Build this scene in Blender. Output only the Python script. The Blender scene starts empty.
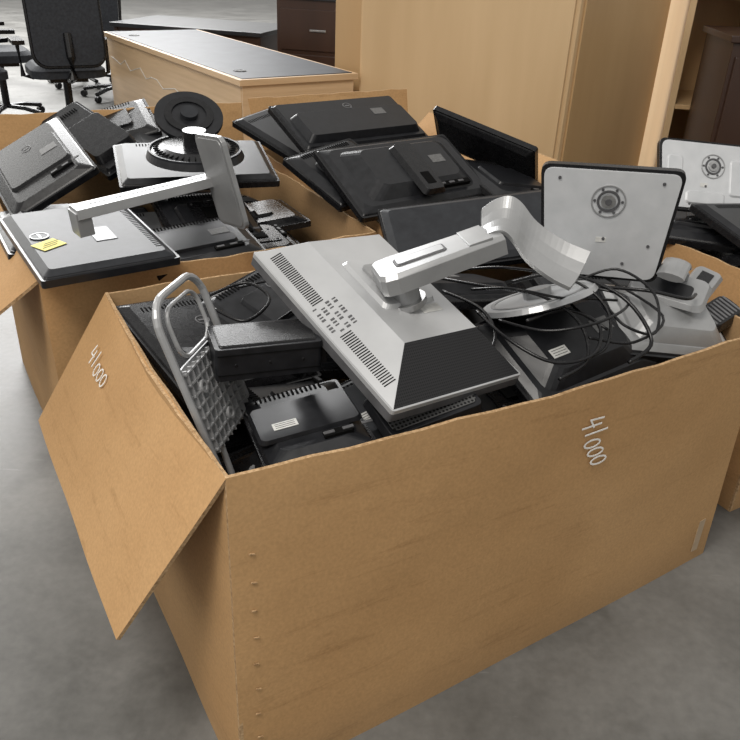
import bpy, math, random
from mathutils import Vector, Matrix, Euler
random.seed(4)
scene=bpy.context.scene
try:
    scene.view_settings.view_transform='Standard'
except Exception: pass
V=Vector
# ---------------------------------------------------------------- materials
def new_mat(name):
    m=bpy.data.materials.new(name); m.use_nodes=True
    return m,m.node_tree,m.node_tree.nodes['Principled BSDF']
def noisy(name,c1,c2,scale=8,rough=.5,metal=0.,stretch=(1,1,1),detail=6,bump=0.,c3=None,spec=None,roughvar=0.):
    m,nt,b=new_mat(name)
    tc=nt.nodes.new('ShaderNodeTexCoord'); mp=nt.nodes.new('ShaderNodeMapping'); mp.inputs['Scale'].default_value=stretch
    nz=nt.nodes.new('ShaderNodeTexNoise'); nz.inputs['Scale'].default_value=scale; nz.inputs['Detail'].default_value=detail
    cr=nt.nodes.new('ShaderNodeValToRGB'); cr.color_ramp.elements[0].position=.3; cr.color_ramp.elements[1].position=.7
    cr.color_ramp.elements[0].color=(*c1,1); cr.color_ramp.elements[1].color=(*c2,1)
    if c3:
        e=cr.color_ramp.elements.new(.5); e.color=(*c3,1)
    L=nt.links.new
    L(tc.outputs['Object'],mp.inputs['Vector']); L(mp.outputs[0],nz.inputs['Vector']); L(nz.outputs['Fac'],cr.inputs[0]); L(cr.outputs[0],b.inputs['Base Color'])
    b.inputs['Roughness'].default_value=rough; b.inputs['Metallic'].default_value=metal
    if spec is not None: b.inputs['Specular IOR Level'].default_value=spec
    if roughvar:
        mr=nt.nodes.new('ShaderNodeMapRange'); mr.inputs['To Min'].default_value=rough-roughvar; mr.inputs['To Max'].default_value=rough+roughvar
        L(nz.outputs['Fac'],mr.inputs['Value']); L(mr.outputs[0],b.inputs['Roughness'])
    if bump:
        bp=nt.nodes.new('ShaderNodeBump'); bp.inputs['Strength'].default_value=bump; bp.inputs['Distance'].default_value=.01
        L(nz.outputs['Fac'],bp.inputs['Height']); L(bp.outputs[0],b.inputs['Normal'])
    return m
def perforated(name,base,hole,scale,rough=.45,spec=.3):
    m,nt,b=new_mat(name); L=nt.links.new
    tc=nt.nodes.new('ShaderNodeTexCoord'); vo=nt.nodes.new('ShaderNodeTexVoronoi'); vo.voronoi_dimensions='2D'
    vo.inputs['Scale'].default_value=scale; vo.inputs['Randomness'].default_value=0
    mt=nt.nodes.new('ShaderNodeMath'); mt.operation='LESS_THAN'; mt.inputs[1].default_value=.32
    mx=nt.nodes.new('ShaderNodeMixRGB'); mx.inputs[1].default_value=(*base,1); mx.inputs[2].default_value=(*hole,1)
    L(tc.outputs['Object'],vo.inputs['Vector']); L(vo.outputs['Distance'],mt.inputs[0]); L(mt.outputs[0],mx.inputs[0]); L(mx.outputs[0],b.inputs['Base Color'])
    b.inputs['Roughness'].default_value=rough; b.inputs['Specular IOR Level'].default_value=spec
    return m
def cardboard(name,c1,c3,c2):
    m,nt,b=new_mat(name); L=nt.links.new; N=nt.nodes.new
    tc=N('ShaderNodeTexCoord')
    n1=N('ShaderNodeTexNoise'); n1.inputs['Scale'].default_value=2.2; n1.inputs['Detail'].default_value=5
    cr=N('ShaderNodeValToRGB'); E=cr.color_ramp.elements; E[0].position=.3;E[1].position=.7; E[0].color=(*c1,1);E[1].color=(*c2,1); e=E.new(.5); e.color=(*c3,1)
    n2=N('ShaderNodeTexNoise'); n2.inputs['Scale'].default_value=160; n2.inputs['Detail'].default_value=3
    c2r=N('ShaderNodeValToRGB'); c2r.color_ramp.elements[0].color=(.90,.90,.90,1); c2r.color_ramp.elements[1].color=(1.06,1.06,1.06,1); c2r.color_ramp.elements[0].position=.3; c2r.color_ramp.elements[1].position=.7
    mp=N('ShaderNodeMapping'); mp.inputs['Scale'].default_value=(1.2,1.2,11)
    n3=N('ShaderNodeTexNoise'); n3.inputs['Scale'].default_value=3; n3.inputs['Detail'].default_value=12; n3.inputs['Roughness'].default_value=.78
    c3r=N('ShaderNodeValToRGB'); c3r.color_ramp.elements[0].position=.55; c3r.color_ramp.elements[1].position=.74; c3r.color_ramp.elements[0].color=(1,1,1,1); c3r.color_ramp.elements[1].color=(.70,.66,.62,1)
    mx=N('ShaderNodeMixRGB'); mx.blend_type='MULTIPLY'; mx.inputs[0].default_value=1
    my=N('ShaderNodeMixRGB'); my.blend_type='MULTIPLY'; my.inputs[0].default_value=1
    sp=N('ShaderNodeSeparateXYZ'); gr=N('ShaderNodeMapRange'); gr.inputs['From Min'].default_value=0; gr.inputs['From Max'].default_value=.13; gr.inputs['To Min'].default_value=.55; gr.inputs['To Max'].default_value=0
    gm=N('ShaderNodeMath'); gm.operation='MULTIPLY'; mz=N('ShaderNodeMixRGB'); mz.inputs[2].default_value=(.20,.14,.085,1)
    for n in (n1,n2,sp): L(tc.outputs['Object'],n.inputs['Vector'])
    L(tc.outputs['Object'],mp.inputs['Vector']); L(mp.outputs[0],n3.inputs['Vector'])
    L(n1.outputs['Fac'],cr.inputs[0]); L(n2.outputs['Fac'],c2r.inputs[0]); L(n3.outputs['Fac'],c3r.inputs[0])
    L(cr.outputs[0],mx.inputs[1]); L(c2r.outputs[0],mx.inputs[2]); L(mx.outputs[0],my.inputs[1]); L(c3r.outputs[0],my.inputs[2])
    L(sp.outputs['Z'],gr.inputs['Value']); L(gr.outputs[0],gm.inputs[0]); L(n3.outputs['Fac'],gm.inputs[1]); L(gm.outputs[0],mz.inputs[0]); L(my.outputs[0],mz.inputs[1]); L(mz.outputs[0],b.inputs['Base Color'])
    n4=N('ShaderNodeTexNoise'); n4.inputs['Scale'].default_value=5; n4.inputs['Detail'].default_value=1; L(tc.outputs['Object'],n4.inputs['Vector'])
    bp=N('ShaderNodeBump'); bp.inputs['Strength'].default_value=.35; bp.inputs['Distance'].default_value=.015; L(n4.outputs['Fac'],bp.inputs['Height'])
    b2=N('ShaderNodeBump'); b2.inputs['Strength'].default_value=.30; b2.inputs['Distance'].default_value=.014; L(n1.outputs['Fac'],b2.inputs['Height']); L(bp.outputs[0],b2.inputs['Normal']); L(b2.outputs[0],b.inputs['Normal'])
    b.inputs['Roughness'].default_value=.78; b.inputs['Specular IOR Level'].default_value=.2
    return m
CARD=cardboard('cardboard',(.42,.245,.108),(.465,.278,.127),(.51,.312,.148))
CARDIN=cardboard('cardboard_inside',(.38,.235,.115),(.43,.27,.135),(.48,.31,.16))
RIM=noisy('cardboard_edge',(.26,.16,.08),(.54,.37,.21),140,.85,spec=.1)
TAPE=noisy('packing_tape',(.36,.27,.17),(.44,.33,.22),20,.35)
S=.34
BLK=noisy('black_plastic',(.006,.006,.007),(.011,.011,.012),60,.27,roughvar=.06,spec=S)
BLK2=noisy('charcoal_plastic',(.009,.0095,.011),(.016,.0165,.019),50,.33,roughvar=.07,spec=S)
BLK3=noisy('dark_grey_plastic',(.017,.018,.021),(.026,.028,.032),40,.45,spec=.25)
BADGE=noisy('badge_grey',(.10,.10,.105),(.14,.14,.145),30,.4,spec=.3)
SCR=noisy('lcd_glass',(.006,.006,.007),(.010,.010,.012),5,.15)
VOID=noisy('vent_void',(.002,.002,.002),(.004,.004,.004),10,.9,spec=.1)
SIL=noisy('silver_plastic',(.44,.447,.455),(.53,.537,.545),9,.30,metal=.45,spec=.35,detail=10)
SIL2=noisy('painted_silver',(.29,.294,.298),(.36,.364,.368),14,.33,metal=.45,spec=.3,detail=10)
PLATE=noisy('galvanised_plate',(.54,.555,.57),(.61,.62,.635),25,.42,metal=.3,spec=.3,detail=6)
METAL=noisy('brushed_steel',(.35,.35,.35),(.5,.5,.5),80,.3,metal=.9)
GREYF=noisy('grey_frame_plastic',(.30,.304,.31),(.38,.384,.39),30,.36,metal=.3)
DGREY=noisy('mid_grey',(.06,.06,.063),(.095,.095,.10),30,.5,spec=.3)
LAB=noisy('paper_label',(.50,.50,.48),(.62,.62,.60),120,.6)
LABD=noisy('foil_label',(.08,.08,.08),(.14,.14,.14),150,.5)
INK=noisy('label_print',(.05,.05,.05),(.1,.1,.1),120,.6)
CHALK=noisy('white_paint_marker',(.75,.73,.68),(.85,.83,.8),100,.7)
YEL=noisy('sticky_note_paper',(.75,.68,.18),(.82,.75,.25),30,.7)
PERF=perforated('perforated_black',(.020,.020,.022),(.003,.003,.003),210)
MESH=perforated('mesh_grille',(.085,.085,.085),(.004,.004,.004),130)
WOOD=noisy('oak_veneer',(.55,.38,.205),(.65,.465,.265),5,.45,stretch=(1,1,.12),detail=10)
WOODH=noisy('oak_veneer_desk',(.52,.355,.20),(.66,.47,.285),6,.4,stretch=(.3,.3,5),detail=10)
WOOD2=noisy('maple_panel',(.45,.29,.14),(.54,.36,.185),4,.45,stretch=(1,1,.15),detail=10)
WOODD=noisy('dark_walnut',(.035,.018,.012),(.06,.03,.02),5,.35,stretch=(1,1,.15),detail=10)
LAM=noisy('dark_laminate',(.020,.024,.032),(.036,.042,.051),9,.46,detail=8,spec=.3)
LAMD=noisy('black_laminate',(.014,.016,.02),(.028,.03,.034),9,.3)
FAB=noisy('chair_fabric',(.014,.016,.021),(.03,.034,.042),60,.8)
WALLM=noisy('painted_wall',(.55,.55,.53),(.62,.62,.6),2,.8)
def concrete():
    m,nt,b=new_mat('concrete_floor'); L=nt.links.new; N=nt.nodes.new
    tc=N('ShaderNodeTexCoord')
    n1=N('ShaderNodeTexNoise'); n1.inputs['Scale'].default_value=1.9; n1.inputs['Detail'].default_value=9; n1.inputs['Roughness'].default_value=.62; n1.inputs['Distortion'].default_value=.5
    n2=N('ShaderNodeTexNoise'); n2.inputs['Scale'].default_value=45; n2.inputs['Detail'].default_value=3
    cr=N('ShaderNodeValToRGB'); cr.color_ramp.elements[0].position=.36; cr.color_ramp.elements[1].position=.64
    cr.color_ramp.elements[0].color=(.092,.090,.084,1); cr.color_ramp.elements[1].color=(.178,.175,.165,1)
    c2=N('ShaderNodeValToRGB'); c2.color_ramp.elements[0].position=.25; c2.color_ramp.elements[1].position=.75
    c2.color_ramp.elements[0].color=(.86,.86,.86,1); c2.color_ramp.elements[1].color=(1.08,1.08,1.08,1)
    # scuff streaks
    mp=N('ShaderNodeMapping'); mp.inputs['Rotation'].default_value=(0,0,.6); mp.inputs['Scale'].default_value=(3,22,1)
    n3=N('ShaderNodeTexNoise'); n3.inputs['Scale'].default_value=1.2; n3.inputs['Detail'].default_value=6; n3.inputs['Roughness'].default_value=.7
    lt=N('ShaderNodeValToRGB'); lt.color_ramp.elements[0].position=.64; lt.color_ramp.elements[1].position=.74
    lt.color_ramp.elements[0].color=(0,0,0,1); lt.color_ramp.elements[1].color=(.45,.45,.45,1)
    # dark oily stains
    n4=N('ShaderNodeTexNoise'); n4.inputs['Scale'].default_value=4.5; n4.inputs['Detail'].default_value=4
    st=N('ShaderNodeValToRGB'); st.color_ramp.elements[0].position=.60; st.color_ramp.elements[1].position=.72; st.color_ramp.elements[0].color=(1,1,1,1); st.color_ramp.elements[1].color=(.68,.67,.65,1)
    mx=N('ShaderNodeMixRGB'); mx.blend_type='MULTIPLY'; mx.inputs[0].default_value=1
    my=N('ShaderNodeMixRGB'); my.blend_type='MULTIPLY'; my.inputs[0].default_value=1
    mx2=N('ShaderNodeMixRGB'); mx2.inputs[2].default_value=(.30,.30,.29,1)
    for n in (n1,n2,n4,mp): L(tc.outputs['Object'],n.inputs['Vector'])
    L(mp.outputs[0],n3.inputs['Vector'])
    L(n1.outputs['Fac'],cr.inputs[0]); L(n2.outputs['Fac'],c2.inputs[0]); L(cr.outputs[0],mx.inputs[1]); L(c2.outputs[0],mx.inputs[2])
    L(n4.outputs['Fac'],st.inputs[0]); L(mx.outputs[0],my.inputs[1]); L(st.outputs[0],my.inputs[2])
    L(n3.outputs['Fac'],lt.inputs[0]); L(lt.outputs[0],mx2.inputs[0]); L(my.outputs[0],mx2.inputs[1]); L(mx2.outputs[0],b.inputs['Base Color'])
    mr=N('ShaderNodeMapRange'); mr.inputs['To Min'].default_value=.34; mr.inputs['To Max'].default_value=.58
    L(n1.outputs['Fac'],mr.inputs['Value']); L(mr.outputs[0],b.inputs['Roughness'])
    return m
CONC=concrete()
# ---------------------------------------------------------------- mesh builder
class MB:
    def __init__(s): s.v=[];s.f=[];s.m=[];s.mats=[];s.T=Matrix.Identity(4)
    def mi(s,mat):
        if mat not in s.mats: s.mats.append(mat)
        return s.mats.index(mat)
    def add(s,vs,fs,mat,R=None):
        o=len(s.v); T=s.T if R is None else s.T@R
        s.v+= [T@V(p) for p in vs]
        ml=mat if isinstance(mat,list) else [mat]*len(fs)
        for f,mm in zip(fs,ml):
            s.f.append([o+i for i in f]); s.m.append(s.mi(mm))
    def prism(s,pts,z0,z1,mat,top=None,R=None,sidemats=None):
        n=len(pts); top=top or pts
        vs=[(x,y,z0) for x,y in pts]+[(x,y,z1) for x,y in top]
        fs=[list(range(n))[::-1],list(range(n,2*n))]+[[i,(i+1)%n,n+(i+1)%n,n+i] for i in range(n)]
        ms=[mat,mat]+(sidemats or [mat]*n)
        s.add(vs,fs,ms,R)
    def box(s,c,d,mat,R=None):
        x,y,z=d[0]/2,d[1]/2,d[2]/2
        T=Matrix.Translation(c)@(R or Matrix.Identity(4))
        s.prism([(-x,-y),(x,-y),(x,y),(-x,y)],-z,z,mat,R=T)
    def rrect(s,w,h,r,n=4,cx=0,cy=0):
        o=[]
        for sx,sy,a0 in ((1,1,0),(-1,1,90),(-1,-1,180),(1,-1,270)):
            for i in range(n+1):
                a=math.radians(a0+90*i/n); o.append((cx+sx*(w/2-r)+r*math.cos(a),cy+sy*(h/2-r)+r*math.sin(a)))
        return o
    def cyl(s,c,r,h,mat,R=None,n=28,r2=None,sy=1):
        r2=r if r2 is None else r2
        a=[(r*math.cos(2*math.pi*i/n),sy*r*math.sin(2*math.pi*i/n)) for i in range(n)]
        b=[(r2*math.cos(2*math.pi*i/n),sy*r2*math.sin(2*math.pi*i/n)) for i in range(n)]
        s.prism(a,-h/2,h/2,mat,top=b,R=Matrix.Translation(c)@(R or Matrix.Identity(4)))
    def tube(s,path,r,mat,n=8,closed=False,flat=None,R=None):
        P=[V(p) for p in path]; m=len(P); vs=[];fs=[]
        up=V((0,0,1))
        for i,p in enumerate(P):
            a=P[(i-1)%m] if (i>0 or closed) else p; b=P[(i+1)%m] if (i<m-1 or closed) else p
            t=(b-a).normalized(); x=t.cross(up)
            if x.length<.05: x=t.cross(V((1,0,0)))
            x.normalize(); y=x.cross(t)
            for k in range(n):
                q=2*math.pi*k/n; vs.append(p+x*(r*math.cos(q))+y*((flat if flat else r)*math.sin(q)))
        R_=m if closed else m-1
        for i in range(R_):
            j=(i+1)%m
            for k in range(n): fs.append([i*n+k,i*n+(k+1)%n,j*n+(k+1)%n,j*n+k])
        if not closed: fs+=[list(range(n))[::-1],[(m-1)*n+k for k in range(n)]]
        s.add(vs,fs,mat,R)
    def ring(s,c,ro,ri,h,mat,R=None,n=32):
        vs=[]
        for rr,z in ((ro,-h/2),(ro,h/2),(ri,h/2),(ri,-h/2)):
            vs+=[(rr*math.cos(2*math.pi*i/n),rr*math.sin(2*math.pi*i/n),z) for i in range(n)]
        fs=[]
        for q in range(4):
            for i in range(n):
                j=(i+1)%n; q2=(q+1)%4; fs.append([q*n+i,q*n+j,q2*n+j,q2*n+i])
        s.add(vs,fs,mat,Matrix.Translation(c)@(R or Matrix.Identity(4)))
    def obj(s,name,M=None,bevel=0.,smooth=False,solid=0):
        me=bpy.data.meshes.new(name); me.from_pydata([tuple(p) for p in s.v],[],s.f)
        for m in s.mats: me.materials.append(m)
        for p,i in zip(me.polygons,s.m): p.material_index=i
        me.update()
        import bmesh
        bm=bmesh.new(); bm.from_mesh(me); bmesh.ops.recalc_face_normals(bm,faces=bm.faces); bm.to_mesh(me); bm.free()
        ob=bpy.data.objects.new(name,me); scene.collection.objects.link(ob)
        if M is not None: ob.matrix_world=M
        if bevel:
            md=ob.modifiers.new('bev','BEVEL'); md.width=bevel; md.segments=2; md.limit_method='ANGLE'; md.angle_limit=math.radians(35)
        if smooth:
            for p in me.polygons: p.use_smooth=True
        return ob
def pose(c,e): return Matrix.Translation(c)@Euler([math.radians(a) for a in e],'XYZ').to_matrix().to_4x4()
RX=lambda a:Matrix.Rotation(math.radians(a),4,'X')
RY=lambda a:Matrix.Rotation(math.radians(a),4,'Y')
RZ=lambda a:Matrix.Rotation(math.radians(a),4,'Z')
TR=lambda *a:Matrix.Translation(a)
# ---------------------------------------------------------------- monitors
def mon_geo(b,w,h,kind='flat',body=BLK,back=BLK2,T=None,det='vpls'):
    """det letters: v vents, p ports, l label, L white label, s vesa, o round badge, c stand column"""
    if T is not None: b.T=T
    b.prism(b.rrect(w,h,.008),-.022,-.004,body)
    b.prism(b.rrect(w-.012,h-.012,.006),-.004,0.0,body,top=b.rrect(w-.02,h-.02,.006))
    b.box((0,0,-.0222),(w-.03,h-.03,.001),SCR)
    if kind=='flat':
        b.prism(b.rrect(w-.02,h-.02,.01),0,.012,back,top=b.rrect(w-.07,h-.06,.02))
        b.prism(b.rrect(.19,h*.46,.012,cy=-h*.02),.012,.020,back,top=b.rrect(.18,h*.44,.012,cy=-h*.02)); zt=.020
    elif kind=='bulge':
        b.prism(b.rrect(w-.02,h-.02,.01),0,.010,back,top=b.rrect(w-.05,h-.05,.03))
        b.prism(b.rrect(w*.78,h*.74,.03),.010,.038,back,top=b.rrect(w*.6,h*.52,.03)); zt=.038
    elif kind=='slim':
        b.prism(b.rrect(w-.016,h-.016,.01),0,.010,back,top=b.rrect(w-.05,h-.05,.01)); zt=.010
    else:
        b.prism(b.rrect(w-.02,h-.02,.01),0,.008,back,top=b.rrect(w-.03,h-.03,.01))
        b.prism(b.rrect(w*.9,h*.55,.015,cy=-h*.12),.008,.032,back,top=b.rrect(w*.84,h*.47,.015,cy=-h*.12)); zt=.032
    q=min(.05,h*.17)
    if 's' in det:
        b.prism(b.rrect(q*2.5,q*2.5,.006),zt,zt+.003,BLK)
        for sx in(-1,1):
            for sy in(-1,1): b.cyl((sx*q,sy*q,zt+.004),.0035,.003,DGREY,n=10)
        b.box((0,0,zt+.004),(q*1.1,q*1.1,.004),VOID)
    if 'v' in det:
        n=int(w*.7/.009)
        for i in range(n):
            x=-w*.35+i*.009; b.box((x,h*.36,.0125 if kind=='flat' else .0095),(.004,.018,.002),VOID)
    if 'p' in det:
        b.box((w*.2,-h*.33,zt*.6),(w*.26,.018,.012),VOID)
        for k in range(3): b.box((w*.12+k*.035,-h*.33,zt*.6+.007),(.02,.008,.002),DGREY)
    if 'l' in det: b.box((w*.20,h*.0,zt+.0006),(.05,.034,.001),LABD)
    if 'L' in det:
        b.box((-w*.2,-h*.1,zt+.0006),(.045,.022,.001),LAB)
        for k in range(3): b.box((-w*.2,-h*.1-.006+k*.006,zt+.0013),(.036,.0015,.0006),INK)
    if 'o' in det: b.ring((0,h*.17,zt+.0005),.016,.0135,.001,BADGE,n=28); b.box((0,h*.17,zt+.0005),(.018,.005,.001),BADGE)
    if 'c' in det:
        b.prism(b.rrect(.085,h*.72,.012,cy=-h*.12),zt,zt+.016,BLK,top=b.rrect(.065,h*.68,.012,cy=-h*.12)); b.box((0,-h*.3,zt+.016),(.03,.05,.003),VOID)
    return zt
def monitor(c,e,w,h,kind='flat',body=BLK,back=BLK2,det='vpls'):
    b=MB(); mon_geo(b,w,h,kind,body,back,det=det)
    return b.obj('computer_monitor',pose(c,e),bevel=.0015)
# ---------------------------------------------------------------- boxes
def glyph(ch):
    if ch=='4': return [[(0.12,1),(0.0,.42),(.62,.50)],[(.52,.85),(.46,0)]]
    if ch=='1': return [[(.32,1),(.28,0)]]
    n=14; return [[(.3+.29*math.cos(2*math.pi*i/n+1),.42+.36*math.sin(2*math.pi*i/n+1)) for i in range(n+1)]]
def write(b,txt,org,du,dv,size,adv,nrm,th=.0016,off=.003):
    org,du,dv,nrm=V(org),V(du).normalized(),V(dv).normalized(),V(nrm).normalized()
    for k,ch in enumerate(txt):
        for st in glyph(ch):
            pts=[org+du*(k*adv+x*adv*1.25+y*.15*size)+dv*(y*size+math.sin(k*2.1)*.1*size)+nrm*off for x,y in st]
            for a,c in zip(pts[:-1],pts[1:]):
                t=(c-a).normalized(); s_=t.cross(nrm)*th; a2=a-t*th*.8; c2=c+t*th*.8
                b.add([a2-s_,c2-s_,c2+s_,a2+s_,a2-s_+nrm*.0006,c2-s_+nrm*.0006,c2+s_+nrm*.0006,a2+s_+nrm*.0006],
                      [[0,1,2,3],[4,5,6,7],[0,1,5,4],[2,3,7,6],[1,2,6,5],[0,3,7,4]],CHALK)
def wall(b,p00,p10,p11,p01,out,bulge=.0,th=.007,n=18,m=8,mat=CARD,inner=CARDIN,wav=.0):
    p00,p10,p11,p01,out=map(V,(p00,p10,p11,p01,out)); out=out.normalized()
    g=[]
    for j in range(m+1):
        for i in range(n+1):
            s,t=i/n,j/m
            p=(p00*(1-s)+p10*s)*(1-t)+(p01*(1-s)+p11*s)*t
            p=p+out*(bulge*math.sin(math.pi*s)*(.35+.65*t)+wav*math.sin(s*9+t*3)*math.sin(math.pi*s))
            if j==m: p=p+V((0,0,.0018*math.sin(s*23)+.0012*math.sin(s*57+1)))
            g.append(p)
    N=len(g); vs=g+[p-out*th for p in g]; fs=[];ms=[]
    for j in range(m):
        for i in range(n):
            a=j*(n+1)+i; q=[a,a+1,a+n+2,a+n+1]; fs.append(q);ms.append(mat); fs.append([N+k for k in q[::-1]]);ms.append(inner)
    per=[i for i in range(n+1)]+[j*(n+1)+n for j in range(1,m+1)]+[m*(n+1)+i for i in range(n-1,-1,-1)]+[j*(n+1) for j in range(m-1,0,-1)]
    for a,c in zip(per,per[1:]+per[:1]): fs.append([a,c,N+c,N+a]);ms.append(RIM)
    b.add(vs,fs,ms)
def carton(FLt,FRt,BRt,BLt,FLb,FRb,BRb,BLb,bul=(.02,.01,.01,.01)):
    b=MB()
    fl,fr,br,bl=map(V,(FLt,FRt,BRt,BLt)); f0,f1,f2,f3=map(V,(FLb,FRb,BRb,BLb))
    for (a,c,c2,a2),bu in zip(((f0,f1,fr,fl),(f1,f2,br,fr),(f2,f3,bl,br),(f3,f0,fl,bl)),bul):
        o=(c-a).cross(V((0,0,1))); o.z=0
        wall(b,a,c,c2,a2,o,bulge=bu,wav=.002)
    b.add([p+V((0,0,.008)) for p in (f0,f1,f2,f3)],[[0,1,2,3]],CARDIN)
    return b
Z=.67
FL,FR,BR,BL=V((-.209,.958,Z)),V((.868,1.580,Z)),V((.47,2.235,Z)),V((-.602,1.624,Z))
f0,f1,f2,f3=V((-.199,.899,0)),V((.902,1.62,0)),V((.50,2.28,0)),V((-.612,1.60,0))
b=carton(FL,FR,BR,BL,f0,f1,f2,f3,(.018,.01,.005,.012))
d=V((-.202,-.008,-.343)); nrm=(FL-BL).cross(d).normalized()
if nrm.z<0: nrm=-nrm
wall(b,FL+d,BL+d*1.0,BL,FL,nrm,bulge=.006,wav=.002,n=14,m=8)
e_=(FL-BL)
write(b,'41000',BL+d*.34+e_*.15,e_+d*.20,-d,.046,.027,nrm,th=.0017,off=.0095)
fo=(FR-FL).cross(V((0,0,1))).normalized()
fx=(FR-FL).normalized()
def front_pt(s,z):
    """point on the bowed outer face of the front wall: s metres along the rim, z height"""
    t=z/Z; u=s/(FR-FL).length
    p=(f0*(1-u)+f1*u)*(1-t)+(FL*(1-u)+FR*u)*t
    return p+fo*(.018*math.sin(math.pi*u)*(.35+.65*t)+.002*math.sin(u*9+t*3)*math.sin(math.pi*u))
c0=front_pt(.700,.590); c1=front_pt(.715,.455); c2=front_pt(.755,.590)
wn=(c1-c0).cross(c2-c0).normalized()
if wn.dot(fo)<0: wn=-wn
write(b,'41000',c0,(c1-c0)+fx*.030,fx+V((0,0,.22)),.054,.026,wn,th=.0019,off=.0035)
for k in range(9):
    p=f0.lerp(FL,.10+.085*k)+fx*(.035+.002*(k%2))+fo*.003
    b.box(p,(.010,.003,.0018),RIM,R=RZ(33)@RY(20))
b.box(f1.lerp(FR,.13)-fx*.05+fo*.005,(.022,.002,.10),TAPE,R=RZ(33))
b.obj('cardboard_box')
b=carton((-.774,1.681,Z),(.000,2.125,Z),(-.48,2.94,Z),(-1.26,2.50,Z),(-.76,1.69,0),(.01,2.13,0),(-.48,2.94,0),(-1.26,2.5,0))
A=V((-.774,1.681,Z));B_=V((-1.26,2.50,Z)); d2=V((-.21,-.02,-.17))
wall(b,A+d2,B_+d2,B_,A,V((-.5,-.2,.8)),bulge=.004)
wall(b,(-1.26,2.5,Z),(-.5,2.93,Z),(-.51,2.97,.85),(-1.29,2.53,.85),(0,-1,0))
b.obj('cardboard_box')
b=carton((.035,2.16,Z),(.60,2.49,Z),(.12,3.40,Z),(-.46,3.02,Z),(.035,2.16,0),(.60,2.49,0),(.12,3.40,0),(-.46,3.02,0))
wall(b,(-.46,3.02,Z),(.12,3.40,Z),(.10,3.43,.85),(-.50,3.05,.85),(0,-1,0))
wall(b,(.60,2.49,Z),(.12,3.40,Z),(.20,3.44,.76),(.68,2.53,.76),(-1,-.5,0))
b.obj('cardboard_box')
b=carton((1.05,1.80,Z),(2.07,2.43,Z),(1.69,3.12,Z),(.67,2.50,Z),(1.04,1.80,0),(2.07,2.43,0),(1.69,3.12,0),(.67,2.5,0))
b.obj('cardboard_box')
# ---------------------------------------------------------------- filler piles (one object per box)
def pile(org,ux,uy,W,D,zs,seed):
    random.seed(seed); b=MB(); org=V(org); ux=V(ux).normalized(); uy=V(uy).normalized(); yaw=math.degrees(math.atan2(ux.y,ux.x))
    for z in zs:
        nx=max(1,int(round(W/.36))); ny=max(1,int(round(D/.30)))
        for i in range(nx):
            for j in range(ny):
                w=random.uniform(.33,.41); h=random.uniform(.24,.29)
                ry=random.choice((0,0,180,90 if D>.7 else 0))+random.uniform(-9,9); q=math.radians(ry)
                hx=abs(w/2*math.cos(q))+abs(h/2*math.sin(q))+.03; hy=abs(h/2*math.cos(q))+abs(w/2*math.sin(q))+.03
                a=min(max(W*(i+.5)/nx+random.uniform(-.05,.05),hx),W-hx); c=min(max(D*(j+.5)/ny+random.uniform(-.04,.04),hy),D-hy)
                p=org+ux*a+uy*c+V((0,0,z+random.uniform(-.03,.03)))
                T=TR(*p)@RZ(yaw+ry)@RX(random.uniform(-13,13))@RY(random.uniform(-10,10))
                mon_geo(b,w,h,random.choice(('flat','bulge','step','slim')),random.choice((BLK,BLK,BLK2)),random.choice((BLK,BLK,BLK2,BLK2)),T=T,det=random.choice(('vpl','vps','pc','vplso')))
    b.T=Matrix.Identity(4)
    return b.obj('monitor_pile')
X_=(.866,.5,0);Y_=(-.513,.859,0)
pile((-.19,.955,0),X_,Y_,1.23,.74,(.05,.16,.27,.38,.48,.56),3)
pile((-.76,1.70,0),X_,Y_,.87,.90,(.1,.3,.5,.59),5)
pile((.04,2.18,0),X_,(-.48,.88,0),.60,.98,(.1,.3,.5,.6),6)
pile((1.06,1.82,0),X_,(-.48,.88,0),1.15,.74,(.2,.4,.56,.64),7)
# ---------------------------------------------------------------- silver monitor on top
b=MB(); w,h=.327,.465
b.prism(b.rrect(w,h,.006),-.026,-.009,DGREY)
b.prism(b.rrect(w,h,.006),-.009,0,SIL)
b.box((0,0,-.0265),(w-.03,h-.03,.001),SCR)
o=[(-w/2+.004,-h/2+.004),(w/2-.004,-h/2+.004),(w/2-.004,h/2-.004),(-w/2+.004,h/2-.004)]
t=[(-w/2+.085,-h/2+.10),(w/2-.06,-h/2+.10),(w/2-.06,h/2-.05),(-w/2+.085,h/2-.05)]
vs=[(x,y,0) for x,y in o]+[(x,y,.048) for x,y in t]
b.add(vs,[[0,1,5,4],[1,2,6,5],[2,3,7,6],[3,0,4,7],[4,5,6,7]],[PERF,PERF,SIL,SIL,SIL])
p0=V((-w/2+.004,0,0)); p1=V((-w/2+.085,0,.048)); sl=(p1-p0).normalized(); ang=math.degrees(math.atan2(sl.z,sl.x))
for i in range(66):
    y=-h/2+.05+i*.0058
    if 24<=i<=38: continue
    b.box((p0.x+sl.x*.026,y,p0.z+sl.z*.026+.0002),(.024,.0020,.002),VOID,R=RY(-ang))
for i in range(10):
    y=-h/2+.05+(25+i*1.35)*.0058
    for k in range(4):
        if (i*3+k*5)%4: b.box((p0.x+sl.x*(.012+k*.014),y,p0.z+sl.z*(.012+k*.014)+.0002),(.008,.0026+.001*((i+k)%3),.002),DGREY,R=RY(-ang))
b.prism(b.rrect(.13,.15,.012,cx=.01,cy=.03),.048,.056,SIL,top=b.rrect(.12,.14,.012,cx=.01,cy=.03))
b.prism(b.rrect(.08,.09,.01,cx=.01,cy=.03),.056,.062,SIL2)
b.box((.045,-.06,.0485),(.05,.022,.001),LAB)
b.obj('computer_monitor',pose((.025,1.383,.763),(17.1,5.9,40.6)),bevel=.002)
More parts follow.
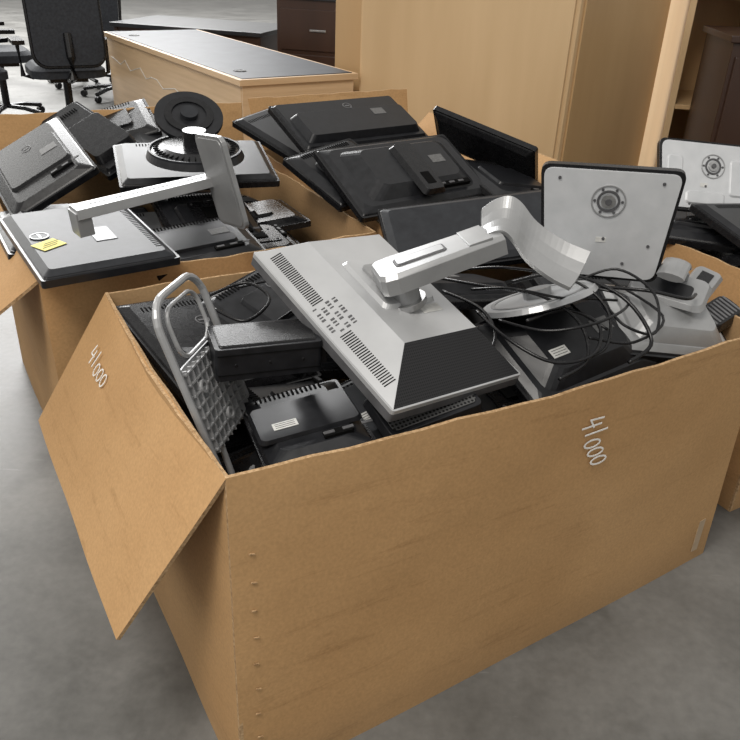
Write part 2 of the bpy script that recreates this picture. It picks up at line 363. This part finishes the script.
# arm stand on top of it
b=MB()
a0=V((.000,1.343,.862)); a1=V((.222,1.405,.932)); ax=(a1-a0).normalized(); L_=(a1-a0).length
sd=V((0,0,1)).cross(ax).normalized(); un=ax.cross(sd)
b.T=Matrix(((ax.x,sd.x,un.x,a0.x),(ax.y,sd.y,un.y,a0.y),(ax.z,sd.z,un.z,a0.z),(0,0,0,1)))
prof=[(0,-.034),(.008,-.044),(.03,-.048),(.16,-.042),(L_,-.038),(L_,.038),(.16,.042),(.03,.048),(.008,.044),(0,.034)]
b.prism(prof,-.038,-.008,SIL2)
b.prism(prof,-.008,0,SIL2,top=[(x*.98+.003,y*.84) for x,y in prof])
b.prism(b.rrect(.10,.034,.006,cx=.088),.0,.002,DGREY,top=b.rrect(.097,.031,.006,cx=.088))
b.prism(b.rrect(.09,.024,.004,cx=.088),.002,.0032,SIL2)
b.box((.196,0,-.006),(.045,.070,.018),SIL2)
b.cyl((.045,-.005,-.055),.026,.05,SIL2)
b.cyl((.045,-.005,-.078),.036,.012,METAL)
b.T=Matrix.Identity(4)
def catmull(P,k=5):
    P=[V(p) for p in P]; o=[]
    for i in range(len(P)-1):
        a=P[max(i-1,0)];b_=P[i];c=P[i+1];d_=P[min(i+2,len(P)-1)]
        for j in range(k):
            t=j/k; o.append(.5*((2*b_)+(c-a)*t+(2*a-5*b_+4*c-d_)*t*t+(3*b_-a-3*c+d_)*t**3))
    o.append(P[-1]); return o
def sheet(b,rows,th,mat,nr):
    n=len(rows[0]); vs=[]; nr=V(nr).normalized()
    for r_ in rows: vs+=[V(p) for p in r_]
    N=len(vs); vs+= [p-nr*th for p in vs]; m=len(rows); fs=[]
    for j in range(m-1):
        for i in range(n-1):
            a=j*n+i; q=[a,a+1,a+n+1,a+n]; fs+=[q,[N+k for k in q[::-1]]]
    per=[i for i in range(n)]+[j*n+n-1 for j in range(1,m)]+[(m-1)*n+i for i in range(n-2,-1,-1)]+[j*n for j in range(m-2,0,-1)]
    for a,c in zip(per,per[1:]+per[:1]): fs.append([a,c,N+c,N+a])
    b.add(vs,fs,mat)
top=catmull([(.198,1.462,.952),(.220,1.456,.972),(.245,1.449,.982),(.268,1.443,.972),(.30,1.430,.940),(.35,1.405,.915),(.394,1.38,.905)])
bot=catmull([(.196,1.395,.920),(.214,1.388,.932),(.232,1.380,.936),(.250,1.372,.922),(.275,1.360,.893),(.315,1.335,.870),(.350,1.312,.860)])
mids=[[a.lerp(c,t)+V((0,0,-.010*math.sin(math.pi*t))) for a,c in zip(top,bot)] for t in (.25,.5,.75)]
sheet(b,[top]+mids+[bot],.009,SIL2,(.1,-.4,1))
b.obj('monitor_arm_stand',bevel=.002)
# ---------------------------------------------------------------- stand base plates
def base_plate(name,M,wt,wb,h,hub=(0,.055),col=True,stamped=False):
    b=MB()
    def trap(s,r=.022,n=5):
        c=[(wt/2-s,h/2-s),(-wt/2+s,h/2-s),(-wb/2+s,-h/2+s),(wb/2-s,-h/2+s)]; o=[]
        for k in range(4):
            p=V(c[k]);a=(V(c[k-1])-p).normalized();d_=(V(c[(k+1)%4])-p).normalized()
            for i in range(n+1):
                t=i/n; q=(p+a*r)*(1-t)**2+p*2*t*(1-t)+(p+d_*r)*t*t; o.append((q.x,q.y))
        return o
    b.prism(trap(0),-.020,-.002,BLK); b.prism(trap(.007),-.002,.002,PLATE)
    b.ring((hub[0],hub[1],.003),.036,.033,.003,SIL2); b.ring((hub[0],hub[1],.003),.024,.019,.004,DGREY)
    b.cyl((hub[0],hub[1],.004),.015,.006,METAL); b.cyl((hub[0],hub[1],.008),.007,.004,DGREY)
    for k in range(6):
        a=k*math.pi/3; b.cyl((hub[0]+.0285*math.cos(a),hub[1]+.0285*math.sin(a),.003),.003,.003,DGREY,n=10)
    for x,y in ((-.1,.10),(.1,.10),(-.09,-.04),(.09,-.04),(-.045,-.085),(.045,-.085),(0,-.03)):
        if abs(x)<wb/2 and abs(y)<h/2-.01: b.cyl((x*wt/.28,y,.003),.0035,.003,DGREY,n=12)
    b.box((-.005,-h*.13,.0026),(.022,.012,.001),LAB); b.box((-wb/2+.03,-h/2+.03,.0026),(.02,.014,.001),DGREY)
    if stamped:
        for s_ in(-1,1):
            b.prism(b.rrect(.05,.11,.012,cx=s_*.095,cy=0),.002,.006,PLATE,top=b.rrect(.042,.10,.01,cx=s_*.095))
        b.prism(b.rrect(.12,.04,.012,cx=0,cy=-.065),.002,.006,PLATE,top=b.rrect(.11,.032,.01,cx=0,cy=-.065))
    if col:
        b.box((hub[0],hub[1]-.03,-.05),(.06,.05,.07),BLK); b.box((hub[0],hub[1]-.10,-.075),(.055,.20,.028),BLK)
    return b.obj(name,M,bevel=.0012)
base_plate('monitor_stand',pose((.493,1.657,.868),(95.5,-2.4,-14.3)),.295,.250,.255)
base_plate('monitor_stand',pose((.947,2.299,.824),(58.5,3.9,3.3)),.285,.265,.207,hub=(.02,.03),col=False,stamped=True)
# ---------------------------------------------------------------- black block
b=MB(); b.prism(b.rrect(.190,.099,.008),-.062,0,BLK2)
b.prism(b.rrect(.175,.085,.006),0,.003,BLK,top=b.rrect(.171,.08,.006))
b.box((0,-.0500,-.012),(.184,.002,.002),VOID); b.box((0,-.0500,-.05),(.184,.002,.002),VOID)
for k in range(3): b.cyl((-.06+.06*k,-.0500,-.032),.003,.002,BLK,R=RX(90),n=12)
b.box((.102,0,-.03),(.012,.075,.045),BLK); b.cyl((.115,0,-.03),.03,.02,BLK2,R=RY(90))
b.obj('soundbar_speaker',pose((-.192,1.265,.765),(1,1.2,20.2)),bevel=.002)
# ---------------------------------------------------------------- ribbed grey frame
b=MB(); w,h=.19,.38
out=b.rrect(w,h,.05,n=6); b.tube([(x,y,0) for x,y in out],.007,GREYF,n=10,closed=True)
inn=b.rrect(w*.66,h*.24,.03,n=5,cy=h*.32); b.tube([(x,y,0) for x,y in inn],.004,GREYF,n=8,closed=True)
b.prism(b.rrect(w*.94,h*.44,.02,cy=-h*.04),-.006,-.002,GREYF)
for i in range(9): b.box((-w*.42+i*w*.105,-h*.04,.002),(.003,h*.42,.012),GREYF)
for j in range(8): b.box((0,-h*.04-h*.19+j*h*.055,.002),(w*.9,.003,.012),GREYF)
for s_ in(-1,1): b.tube([(s_*w*.3,-h*.24,0),(s_*w*.34,-h*.48,0)],.006,GREYF)
for x,y in ((-.05,.02),(.05,.02),(0,-.06)): b.ring((x,y,.006),.012,.007,.012,GREYF,n=16)
b.obj('monitor_stand_frame',pose((-.278,1.222,.680),(70,2,80)))
# ---------------------------------------------------------------- other monitors, main box
monitor((-.115,1.215,.615),(-1.5,-7.8,21),.20,.25,'flat',BLK,BLK2,'vpL')
monitor((.02,1.275,.60),(8,-12,34),.26,.24,'bulge',BLK,BLK3,'vL')
monitor((-.33,1.50,.63),(10,5,40),.30,.38,'slim',BLK,BLK,'vpo')
monitor((.418,1.498,.655),(25.1,-3.4,35),.36,.25,'bulge',BLK,BLK2,'vlL')
monitor((.303,2.076,.715),(25.6,-6.7,10),.568,.25,'slim',BLK,BLK3,'')
monitor((.60,1.78,.63),(14,5,20),.36,.28,'flat',BLK,BLK2)
monitor((.10,1.75,.66),(-12,8,28),.45,.3,'step',BLK,BLK2,'vl')
monitor((-.20,1.66,.66),(12,-10,50),.34,.26,'flat',BLK,BLK2,'vpo')
monitor((.66,1.62,.665),(22,10,15),.30,.22,'bulge',BLK2,SIL2,'v')
b=MB(); b.prism(b.rrect(.20,.11,.012),-.02,0,BLK2,top=b.rrect(.19,.10,.012)); b.prism(b.rrect(.175,.085,.01),0,.003,MESH)
b.obj('vented_speaker_panel',pose((.10,1.215,.672),(18,-6,30)),bevel=.002)
b=MB(); b.tube(catmull([(-.14,1.33,.66),(-.12,1.32,.70),(-.09,1.33,.735),(-.05,1.36,.755)]),.022,BLK,n=16); b.cyl((-.10,1.31,.735),.028,.02,BLK2,R=RX(60),n=36); b.cyl((-.103,1.302,.742),.018,.014,BLK3,R=RX(60),n=36)
b.obj('monitor_hinge_neck')
b=MB(); b.cyl((0,0,0),.122,.010,SIL,n=56,r2=.117); b.ring((0,0,.006),.10,.092,.002,SIL2,n=56); b.cyl((0,0,.012),.03,.02,SIL2)
b.cyl((0,0,-.007),.114,.004,BLK,n=56)
b.obj('round_monitor_base',pose((.345,1.527,.745),(-10,-22,-16)))
# stands at right
b=MB()
b.prism(b.rrect(.17,.11,.02),-.012,0,SIL2,top=b.rrect(.155,.095,.02)); b.prism(b.rrect(.10,.05,.01,cy=-.01),0,.002,BLK2)
b.tube(catmull([(0,.03,0),(0,.035,.03),(0,.01,.055),(0,-.05,.06)]),.030,SIL2,n=12,flat=.010)
b.obj('monitor_stand',pose((.665,1.66,.735),(18,4,-28)),bevel=.002)
b=MB()
b.prism(b.rrect(.20,.07,.012),-.012,0,SIL2,top=b.rrect(.185,.056,.012)); b.prism(b.rrect(.06,.04,.008,cx=-.03),0,.016,SIL2); b.box((.05,0,.001),(.05,.03,.002),BLK)
b.obj('monitor_stand',pose((.75,1.72,.705),(12,-14,52)),bevel=.002)
b=MB(); b.prism(b.rrect(.13,.075,.02),-.02,0,BLK,top=b.rrect(.11,.06,.02))
for k in range(8): b.box((-.045+k*.013,0,.0005),(.006,.05,.003),BADGE)
b.obj('monitor_stand',pose((.79,1.66,.68),(20,-8,40)),bevel=.002)
monitor((.963,2.253,.70),(6,0,-20),.34,.28,'flat')
monitor((1.12,2.16,.72),(14,6,30),.4,.3,'slim')
# ---------------------------------------------------------------- cables
b=MB()
for pts,r_ in (([(.13,1.66,.73),(.22,1.55,.76),(.33,1.46,.78),(.40,1.40,.755),(.41,1.33,.71),(.35,1.28,.69)],.0035),
 ([(.18,1.68,.74),(.28,1.58,.79),(.40,1.50,.80),(.46,1.43,.77),(.45,1.36,.72),(.38,1.33,.70)],.003),
 ([(.25,1.42,.74),(.33,1.36,.75),(.42,1.36,.77),(.50,1.44,.77),(.52,1.53,.76),(.44,1.56,.76),(.40,1.47,.76),(.46,1.40,.74)],.003),
 ([(.48,1.62,.74),(.58,1.56,.76),(.66,1.55,.75),(.70,1.60,.74)],.004),
 ([(.52,1.68,.74),(.60,1.50,.73),(.52,1.41,.71),(.42,1.38,.73)],.003),
 ([(.20,1.50,.77),(.27,1.44,.80),(.36,1.43,.79),(.42,1.48,.77),(.50,1.50,.76)],.003),
 ([(.21,1.46,.74),(.26,1.36,.73),(.34,1.31,.71),(.42,1.33,.72),(.44,1.40,.75),(.38,1.44,.76),(.30,1.40,.75)],.0035),
 ([(.30,1.60,.75),(.40,1.56,.79),(.50,1.47,.78),(.55,1.40,.72),(.50,1.36,.69)],.004),
 ([(.15,1.58,.73),(.22,1.47,.74),(.24,1.38,.72),(.20,1.32,.69),(.14,1.30,.68)],.0035),
 ([(.44,1.60,.76),(.52,1.60,.79),(.58,1.52,.77),(.57,1.44,.72),(.50,1.42,.74),(.47,1.48,.76)],.003),
 ([(-.36,1.56,.70),(-.28,1.60,.72),(-.22,1.54,.71),(-.26,1.47,.69),(-.33,1.50,.70)],.0035),
 ([(-.30,1.62,.70),(-.20,1.60,.73),(-.15,1.52,.72),(-.2,1.44,.70)],.003),
 ([(.02,1.36,.80),(.06,1.33,.77),(.11,1.34,.74),(.15,1.38,.72)],.003)):
    b.tube(catmull(pts,7),r_,BLK,n=8)
b.obj('power_cables',smooth=True)
# ---------------------------------------------------------------- left box contents
b=MB(); mon_geo(b,.314,.433,'slim',BLK2,BLK3,det='')
b.cyl((-.105,.01,.0105),.022,.003,BLK3); b.ring((-.105,.01,.0125),.022,.019,.001,SIL2); b.box((-.105,.01,.0125),(.006,.026,.001),SIL2)
b.box((-.098,-.05,.0115),(.062,.05,.001),YEL,R=RZ(25))
for k in range(3): b.box((-.098+(.004*k),-.062+k*.012,.0126),(.04,.002,.0006),INK,R=RZ(25))
for i in range(26): b.box((.125,-.16+i*.012,.0095),(.014,.004,.002),VOID)
b.box((.03,-.03,.0105),(.05,.09,.002),BLK2)
b.obj('computer_monitor',pose((-.706,1.83,.729),(2,-.4,34.4)),bevel=.0015)
b=MB()
a0=V((-.675,1.69,.842)); a1=V((-.395,1.915,.872)); ax=(a1-a0).normalized(); L_=(a1-a0).length; sd=V((0,0,1)).cross(ax).normalized(); un=ax.cross(sd)
b.T=Matrix(((ax.x,sd.x,un.x,a0.x),(ax.y,sd.y,un.y,a0.y),(ax.z,sd.z,un.z,a0.z),(0,0,0,1)))
b.prism([(0,-.030),(L_,-.024),(L_,.024),(0,.030)],-.022,0,SIL2,top=[(0.002,-.026),(L_,-.020),(L_,.020),(0.002,.026)])
b.box((.014,0,-.035),(.034,.052,.055),SIL2); b.box((L_*.5,0,.0),(L_*.8,.003,.002),DGREY)
b.T=pose((-.372,1.858,.869),(101.4,-6.8,-49.6))
b.prism(b.rrect(.13,.225,.02),-.006,.006,SIL2); b.prism(b.rrect(.115,.21,.016),.006,.008,SIL2)
b.T=Matrix.Identity(4)
b.obj('monitor_arm_stand',bevel=.002)
b=MB(); b.cyl((0,0,-.008),.135,.018,BLK2,n=56,r2=.128); b.cyl((0,0,.008),.122,.014,BLK,n=56,r2=.085); b.ring((0,0,.004),.128,.122,.006,BLK3,n=56); b.cyl((0,0,.03),.032,.05,BLK)
for k in range(40):
    a=k*math.pi/20; b.box((.105*math.cos(a),.105*math.sin(a),.009),(.018,.003,.004),VOID,R=RZ(math.degrees(a)))
b.obj('round_monitor_base',pose((-.513,2.209,.856),(4.6,.4,12.6)))
b=MB(); b.cyl((0,0,0),.098,.012,BLK2,n=56); b.ring((0,0,.008),.07,.05,.006,BLK,n=56); b.cyl((0,0,.01),.025,.02,BLK3); b.box((0,-.06,-.03),(.05,.1,.03),BLK)
b.obj('round_monitor_base',pose((-.560,2.36,.915),(32,.6,20.2)))
monitor((-.548,2.346,.789),(9.3,.5,19.8),.451,.30,'slim',BLK,BLK2,'v')
monitor((-.985,2.253,.785),(11,-28.3,28.9),.266,.394,'flat',BLK,BLK,'plo')
monitor((-.921,2.544,.804),(13.3,-24,44.3),.16,.41,'step',BLK,BLK,'v')
monitor((-.93,2.70,.80),(14,-14,23.2),.336,.26,'flat',BLK,BLK,'v')
monitor((-.70,2.72,.79),(18,4,30),.30,.26,'slim',BLK,BLK2,'v')
monitor((-.482,2.219,.656),(19.2,1.9,33.5),.27,.268,'flat',BLK,BLK2)
monitor((-.47,1.98,.67),(6,-4,30),.30,.25,'flat',BLK,BLK2,'vpl')
monitor((-.86,2.08,.66),(4,4,33),.34,.3,'bulge',BLK,BLK2,'vl')
# centre back box contents
monitor((-.30,2.80,.776),(14.8,-7.8,50.6),.216,.407,'slim',BLK,BLK2,'v')
monitor((-.10,2.745,.845),(22.5,.1,36.9),.504,.265,'step',BLK,BLK2,'lo')
monitor((.085,2.40,.772),(26,-.4,35.8),.50,.30,'bulge',BLK,BLK2,'plc')
monitor((-.10,2.42,.765),(22,-4,50),.30,.26,'flat',BLK,BLK2,'vpc')
monitor((.345,2.679,.790),(126,11,-34.6),.394,.175,'slim',BLK,BLK,'')
monitor((.42,2.55,.72),(10,10,30),.3,.3,'flat',BLK,BLK2,'vp')
# ---------------------------------------------------------------- desk
b=MB(); L,D=2.19,.70
b.box((-L/2,D/2,.735),(L,D,.03),WOODH); b.box((-L/2,D/2,.7515),(L-.05,D-.05,.003),LAM)
b.box((-L/2,.03,.36),(L-.06,.025,.72),WOODH); b.box((-.03,D/2,.36),(.03,D-.04,.72),WOODH); b.box((-L+.03,D/2,.36),(.03,D-.04,.72),WOODH)
b.box((-L*.82,D/2,.36),(.4,D-.1,.66),WOODH)
b.cyl((-.25,.12,.754),.035,.005,BLK); b.cyl((-L+.3,.12,.754),.035,.005,BLK)
random.seed(9)
pts=[(-L+.08+k*.098,.0165,.60-.004*k+random.uniform(-.03,.03)) for k in range(22)]
b.tube(pts,.0025,LAB,n=6)
b.obj('wooden_desk',TR(-.708,4.098,0)@RZ(math.degrees(-.962)),bevel=.004)
b=MB(); b.box((0,0,.735),(1.25,.75,.03),LAMD); b.box((0,-.33,.40),(1.2,.02,.66),WOODD); b.box((-.59,0,.36),(.03,.7,.72),WOODD); b.box((.59,0,.36),(.03,.7,.72),WOODD); b.box((.4,0,.4),(.36,.66,.6),WOODD)
b.box((0,-.345,.6),(1.1,.006,.012),DGREY)
b.obj('dark_desk',TR(-1.42,6.75,0)@RZ(-14),bevel=.004)
b=MB()
b.box((0,0,.5),(.62,.5,1.0),WOODD); b.box((0,0,1.01),(.66,.54,.03),LAMD)
for k in range(3): b.box((0,-.255,.2+.3*k),(.56,.02,.27),WOODD); b.box((0,-.27,.2+.3*k),(.12,.01,.015),METAL)
b.obj('filing_cabinet',TR(-.42,6.3,0)@RZ(-12),bevel=.003)
# ---------------------------------------------------------------- large wooden cabinets
b=MB()
fp=[(-.13,4.55),(.88,3.95),(1.50,4.62),(.49,5.22)]
b.prism(fp,.0,2.0,WOOD)
def edge_panel(p,q,z0,z1,t,mat,ins=.02):
    p=V((*p,0));q=V((*q,0)); dr=(q-p).normalized(); o=dr.cross(V((0,0,1))); a=p+dr*ins;c=q-dr*ins
    b.prism([(a.x,a.y),(c.x,c.y),(c.x+o.x*t,c.y+o.y*t),(a.x+o.x*t,a.y+o.y*t)],z0,z1,mat)
edge_panel(fp[0],fp[1],.08,1.96,.018,WOOD); edge_panel(fp[1],fp[2],.08,1.96,.012,WOOD2,.03)
b.obj('wooden_cabinet',bevel=.003)
b=MB(); b.prism([(-.28,4.79),(-.13,4.69),(-.10,4.73),(-.25,4.83)],0,2.0,WOOD2); b.obj('wooden_board',bevel=.003)
b=MB(); b.box((0,0,.95),(.035,.6,1.9),WOOD); b.box((.20,.28,.95),(.4,.03,1.9),WOOD2); b.box((.40,0,.95),(.03,.6,1.9),WOOD)
for k in range(4): b.box((.2,0,.1+.55*k),(.38,.58,.025),WOOD2)
b.obj('wooden_bookcase',TR(1.62,4.80,0)@RZ(-8),bevel=.003)
b=MB(); b.box((0,0,.52),(.9,.5,1.04),WOODD); b.box((0,0,1.055),(.94,.54,.03),WOODD)
for s_ in(-1,1): b.box((s_*.22,-.255,.52),(.42,.02,.92),WOODD); b.box((s_*.05,-.27,.6),(.012,.012,.1),METAL)
b.obj('dark_wood_cabinet',TR(2.06,4.10,0)@RZ(-6),bevel=.004)
# ---------------------------------------------------------------- chairs
def chair(x,y,rot):
    b=MB()
    for k in range(5):
        a=math.radians(72*k+10); c,s_=math.cos(a),math.sin(a)
        b.tube([(0,0,.10),(.16*c,.16*s_,.095),(.31*c,.31*s_,.07)],.022,BLK,n=8,flat=.018)
        b.cyl((.31*c,.31*s_,.03),.03,.02,BLK,R=RZ(72*k+10)@RX(90),n=16); b.cyl((.31*c-.02*s_,.31*s_+.02*c,.03),.03,.018,BLK,R=RZ(72*k+10)@RX(90),n=16)
    b.cyl((0,0,.25),.028,.32,BLK); b.cyl((0,0,.36),.02,.14,METAL)
    b.box((0,0,.43),(.26,.26,.04),BLK)
    b.prism(b.rrect(.50,.48,.10,n=6),.45,.50,FAB); b.prism(b.rrect(.50,.48,.10,n=6),.50,.53,FAB,top=b.rrect(.42,.40,.08,n=6))
    b.tube([(0,.2,.44),(0,.30,.47),(0,.31,.60),(0,.27,.75)],.03,BLK,n=8)
    T=TR(0,.25,.80)@RX(98)
    b.prism(b.rrect(.46,.52,.09,n=6),-.02,.02,FAB,top=b.rrect(.42,.48,.08,n=6),R=T)
    b.tube([(x_,y_,.0) for x_,y_ in b.rrect(.47,.53,.09,n=6)],.014,BLK,n=6,closed=True,R=T)
    for s_ in(-1,1):
        b.tube([(s_*.22,.05,.44),(s_*.29,.05,.46),(s_*.30,.05,.66)],.016,BLK,n=8); b.box((s_*.30,.02,.68),(.08,.26,.03),BLK)
    b.obj('office_chair',TR(x,y,0)@RZ(rot),bevel=.004)
chair(-2.28,5.95,-150); chair(-2.85,5.55,60); chair(-2.45,7.6,170); chair(-3.0,6.5,120); chair(-3.0,8.2,20)
# ---------------------------------------------------------------- room shell
b=MB(); b.box((0,11,-.05),(40,42,.1),CONC); b.obj('floor')
b=MB(); b.box((9,28,2.5),(22,.2,5),WALLM); b.obj('wall_back')
b=MB(); b.box((7,11,2.5),(.2,34,5),WALLM); b.obj('wall_right')
# ---------------------------------------------------------------- lights
w=bpy.data.worlds.new('world'); scene.world=w; w.use_nodes=True; bg=w.node_tree.nodes['Background']; bg.inputs[0].default_value=(1,.98,.945,1); bg.inputs[1].default_value=.66
def area(name,loc,target,size,power,col=(1,1,1),sy=None):
    l=bpy.data.lights.new(name,'AREA'); l.energy=power; l.size=size; l.color=col
    if sy: l.shape='RECTANGLE'; l.size_y=sy
    o=bpy.data.objects.new(name,l); scene.collection.objects.link(o); o.location=loc
    o.rotation_euler=(V(target)-V(loc)).to_track_quat('-Z','Y').to_euler(); return o
area('bay_door_light',(-7,9,3.5),(0,2,.5),5,300,(1,.99,.96),4)
area('ceiling_light',(-1.3,-.6,4.6),(0,1.6,.2),1.8,170,(1,.955,.89))
area('far_floor_light',(-4.5,12,5),(-4,11,0),5,1300)  # lamp added above the far-left floor to brighten it like daylight
# ---------------------------------------------------------------- camera
p,r,f,H=.5002,.0449,789.4,1.3914
F=V((0,math.cos(p),-math.sin(p))); R0=V((1,0,0)); U0=R0.cross(F)
R=R0*math.cos(r)+U0*math.sin(r); U=-R0*math.sin(r)+U0*math.cos(r)
cam=bpy.data.cameras.new('camera'); co=bpy.data.objects.new('camera',cam); scene.collection.objects.link(co)
co.matrix_world=Matrix(((R.x,U.x,-F.x,0),(R.y,U.y,-F.y,0),(R.z,U.z,-F.z,H),(0,0,0,1)))
cam.sensor_width=36; cam.lens=f/740*36; cam.clip_end=200
scene.camera=co
